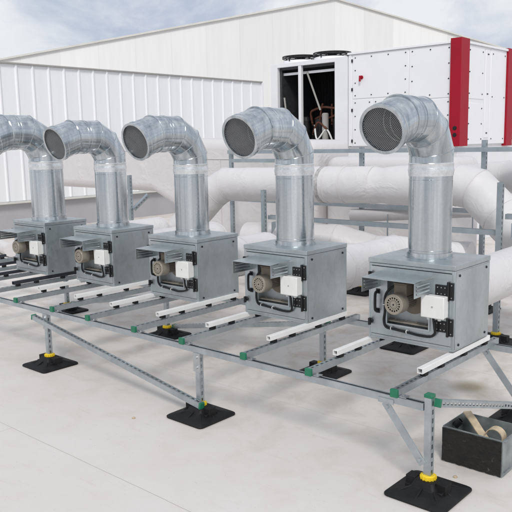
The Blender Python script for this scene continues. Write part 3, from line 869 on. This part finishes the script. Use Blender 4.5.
# open coil bay
hb('bay_frame', 'hvacframe', -7.60, -7.42, 7.98, 9.6, 1.84, 3.60)
hb('bay_frame', 'hvacframe', -5.93, -5.625, 7.98, 9.6, 1.84, 3.60)
hb('bay_frame', 'hvacframe', -6.86, -6.785, 7.985, 8.06, 1.90, 3.52)
hb('bay_frame', 'hvacframe', -7.42, -5.93, 7.98, 9.6, 3.52, 3.60)
hb('bay_frame', 'hvacframe', -7.42, -5.93, 7.98, 9.6, 1.841, 1.90)
bk = hb('coil', 'coil', -7.42, -5.93, 9.3, 9.5, 1.90, 3.52)
q = MB()
for i in range(36): q.box(-7.40 + i * .0405 - O.x, -7.39 + i * .0405 - O.x, 9.25 - O.y, 9.3 - O.y, 1.92, 3.5)
q.build('coil_fin', M['coil'], bk)
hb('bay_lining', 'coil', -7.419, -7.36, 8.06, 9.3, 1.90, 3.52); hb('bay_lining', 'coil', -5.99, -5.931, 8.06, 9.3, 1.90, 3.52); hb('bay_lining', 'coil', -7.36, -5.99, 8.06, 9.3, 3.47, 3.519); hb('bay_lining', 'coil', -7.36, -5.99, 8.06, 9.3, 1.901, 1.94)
hb('crossbar', 'hvacframe', -7.36, -5.99, 8.12, 8.16, 3.36, 3.41, bev=0)
for a, c in (((-6.72, .1, 3.40), (-6.42, .16, 2.60)), ((-7.33, .1, 2.9), (-7.25, .16, 1.95))):
    q = MB(); q.cyl((a[0] - O.x, a[1], a[2]), (c[0] - O.x, c[1], c[2]), .02, n=10); q.build('stay', M['trim'], hv)
q = MB(); q.lathe((-6.36 - O.x, .25, 1.94), (0, 0, 1), [(0, .07), (.58, .07), (.6, .05)], 20); q.build('receiver', M['trim'], hv)
for cx in (-6.60, -6.14, -6.98, -7.25):
    q = MB(); q.lathe((cx - O.x, .4, 1.94), (0, 0, 1), [(0, .12), (.46, .12), (.54, .07), (.56, .02)], 20); q.build('compressor', M['black'], hv)
for pts in ([(-6.72, .3, 2.3), (-6.74, .26, 2.55), (-6.62, .24, 2.62), (-6.4, .24, 2.66), (-6.2, .24, 2.64), (-6.05, .26, 2.6), (-6.06, .3, 2.42)], [(-6.7, .34, 2.42), (-6.5, .3, 2.48), (-6.3, .3, 2.44), (-6.12, .3, 2.5)], [(-6.58, .34, 2.2), (-6.5, .3, 2.6), (-6.45, .3, 2.74)], [(-6.25, .34, 2.3), (-6.22, .3, 2.72)], [(-6.65, .2, 2.1), (-6.5, .18, 2.35), (-6.28, .2, 2.2)]):
    q = MB(); q.sweep([(x - O.x, y, z) for x, y, z in pts], .024, 8, 5); q.build('refrigerant_pipe', M['copper'], hv)
q = MB(); q.sweep([(-6.6 - O.x, .2, 2.3), (-6.5 - O.x, .15, 2.0), (-6.3 - O.x, .2, 2.2), (-6.15 - O.x, .2, 1.98)], .018, 8, 5); q.build('hose', M['whiteplastic'], hv)
for cx in (-7.28, -6.44):
    q = MB(); q.lathe((cx - O.x, .62, 3.60), (0, 0, 1), [(0, .40), (.04, .395), (.09, .38), (.09, .34)], 40, True, False); fb = q.build('fan_cowl', M['hvac'], hv)
    q = MB()
    for rr_, zz in ((.395, 3.75), (.395, 3.78), (.28, 3.795), (.15, 3.795)): q.torus((cx - O.x, .62, zz), (0, 0, 1), rr_, .012, 44, 6)
    for i in range(12):
        a = 2 * PI * i / 12; q.cyl((cx - O.x + .08 * math.cos(a), .62 + .08 * math.sin(a), 3.795), (cx - O.x + .395 * math.cos(a), .62 + .395 * math.sin(a), 3.78), .009, n=6)
        if i % 3 == 0: q.cyl((cx - O.x + .395 * math.cos(a), .62 + .395 * math.sin(a), 3.67), (cx - O.x + .395 * math.cos(a), .62 + .395 * math.sin(a), 3.78), .014, n=6)
    q.lathe((cx - O.x, .62, 3.73), (0, 0, 1), [(0, .1), (.06, .1)], 20)
    q.build('fan_guard', M['black'], fb)

# ------------------------------------------------------------------ ribbed wall and the gabled hall
wl = thing('ribbed_wall', 'long low wall of white ribbed cladding on a grey plinth, left of the photo', 'wall', (-12.8, 13.65, 0))
q = MB(); y0, y1 = -19.0, 0
q.box(-.30, -.04, y0, y1, .70, 3.86); q.build('core', M['hvacframe'], wl)
q = MB(); pts = []; y = y0
prof = []
while y < -.43 + 1e-6:
    prof += [(y, 0), (y + .022, .034), (y + .05, .034), (y + .072, 0)]; y += .43
prof.append((0, 0))
vs = [(x - .03, yy, .71) for yy, x in prof] + [(x - .03, yy, 3.86) for yy, x in prof]; n_ = len(prof)
q.add(vs, [(i, i + 1, n_ + i + 1, n_ + i) for i in range(n_ - 1)]); q.build('cladding', M['clad'], wl, smooth=False)
q = MB(); q.box(-.34, .03, y0, y1 + .03, 3.861, 3.90); q.build('coping', M['trim'], wl, .006)
q = MB(); q.box(-.30, .0, y0, y1, 0, .66); q.build('plinth', M['plinth'], wl)
q = MB(); q.box(-.30, .12, y0, y1 + .02, .66, .70); q.build('sill', M['sill'], wl, .004)
q = MB(); q.box(-.30, .04, y1, y1 + .06, .70, 3.86); q.build('end_trim', M['hvacframe'], wl, .004)

gb = thing('gabled_hall', 'tall cream clad hall with a shallow gable roof far behind', 'building', (-17.26, 24.0, 0), math.radians(62))
hwid, hap, sl = 22., 8.44, .205
q = MB(); poly = [(-hwid, 0), (hwid, 0), (hwid, hap - sl * hwid), (0, hap), (-hwid, hap - sl * hwid)]
q.rings([[V((x, 0, z)) for x, z in poly], [V((x, 30, z)) for x, z in poly]]); q.build('wall', M['gable'], gb)
q = MB()
for sx in (-1, 1):
    a = [V((0, 0, hap)), V((sx * (hwid + .3), 0, hap - sl * (hwid + .3)))]
    up = V((0, 0, .03)); f0, f1 = V((0, -.06, 0)), V((0, 30, 0))
    p = [a[0] + f0, a[1] + f0, a[1] + f1, a[0] + f1]
    q.add([x + V((0, 0, .004)) for x in p] + [x + up for x in p], [(3, 2, 1, 0), (4, 5, 6, 7), (0, 1, 5, 4), (1, 2, 6, 5), (2, 3, 7, 6), (3, 0, 4, 7)])
q.build('roof', M['sill'], gb, smooth=False)
q = MB()
for sx in (-1, 1):
    a0 = V((0, -.085, hap - .02)); a1 = V((sx * (hwid + .3), -.085, hap - sl * (hwid + .3) - .02)); d = (a1 - a0).normalized()
    q.obox((a0 + a1) / 2 , d, V((0, 1, 0)), d.cross(V((0, 1, 0))), (a1 - a0).length / 2, .02, .028)
q.build('verge_trim', M['sill'], gb, smooth=False)

# ------------------------------------------------------------------ camera
cam = bpy.data.cameras.new('camera'); co = bpy.data.objects.new('camera', cam); COL.objects.link(co); S.camera = co
Rr = ((0.74875507, 0.66254238, -0.02008588), (-0.08850829, 0.1299646, 0.98756037), (-0.65691105, 0.73766306, -0.15595215))
co.matrix_world = Matrix(((Rr[0][0], Rr[1][0], -Rr[2][0], 2.58713759), (Rr[0][1], Rr[1][1], -Rr[2][1], -4.05889836), (Rr[0][2], Rr[1][2], -Rr[2][2], 1.94222972), (0, 0, 0, 1)))
cam.sensor_width = 36; cam.lens = 713.07 / 512 * 36; cam.clip_end = 500; cam.clip_start = .05

# ------------------------------------------------------------------ light
SUN_EL, SUN_AZ = math.radians(42), math.radians(140)        # azimuth measured clockwise from +Y
sd = V((math.sin(SUN_AZ) * math.cos(SUN_EL), math.cos(SUN_AZ) * math.cos(SUN_EL), math.sin(SUN_EL)))
sun = bpy.data.lights.new('sun', 'SUN'); sun.energy = 1.9; sun.angle = math.radians(14); sun.color = (1, .965, .92)
so = bpy.data.objects.new('sun', sun); COL.objects.link(so)
so.rotation_euler = (-sd).to_track_quat('-Z', 'Y').to_euler(); so.location = (0, 0, 20)
w = bpy.data.worlds.new('World'); S.world = w; w.use_nodes = True; nt = w.node_tree
bg = nt.nodes['Background']; bg.inputs['Strength'].default_value = .09
sky = nt.nodes.new('ShaderNodeTexSky'); sky.sky_type = 'NISHITA'; sky.sun_disc = False
sky.sun_elevation = SUN_EL; sky.sun_rotation = SUN_AZ; sky.air_density = 1; sky.dust_density = 1.5
tc = nt.nodes.new('ShaderNodeTexCoord'); mp = nt.nodes.new('ShaderNodeMapping'); mp.inputs['Scale'].default_value = (1, 1, 1.9); mp.inputs['Location'].default_value = (.3, .2, .1)
nt.links.new(tc.outputs['Generated'], mp.inputs[0])
n1 = noise_tex(nt, mp.outputs[0], 2.6, 7, .58, .4)
n2 = noise_tex(nt, mp.outputs[0], 5.5, 6, .6, .3)
cov = ramp(nt, n1.outputs['Fac'], [(.34, .72), (.52, 1)])
shade = ramp(nt, n2.outputs['Fac'], [(.36, (5.9, 6.6, 8.1)), (.56, (9.7, 9.95, 10.4))])
c = mixc(nt, cov.outputs[0], sky.outputs[0], shade.outputs[0])
nt.links.new(c, bg.inputs['Color'])

S.view_settings.view_transform = 'Standard'; S.view_settings.look = 'None'; S.view_settings.exposure = -.07; S.view_settings.gamma = 1
S.view_settings.use_curve_mapping = False
S.render.engine = 'CYCLES'; S.cycles.use_denoising = True; S.cycles.max_bounces = 8
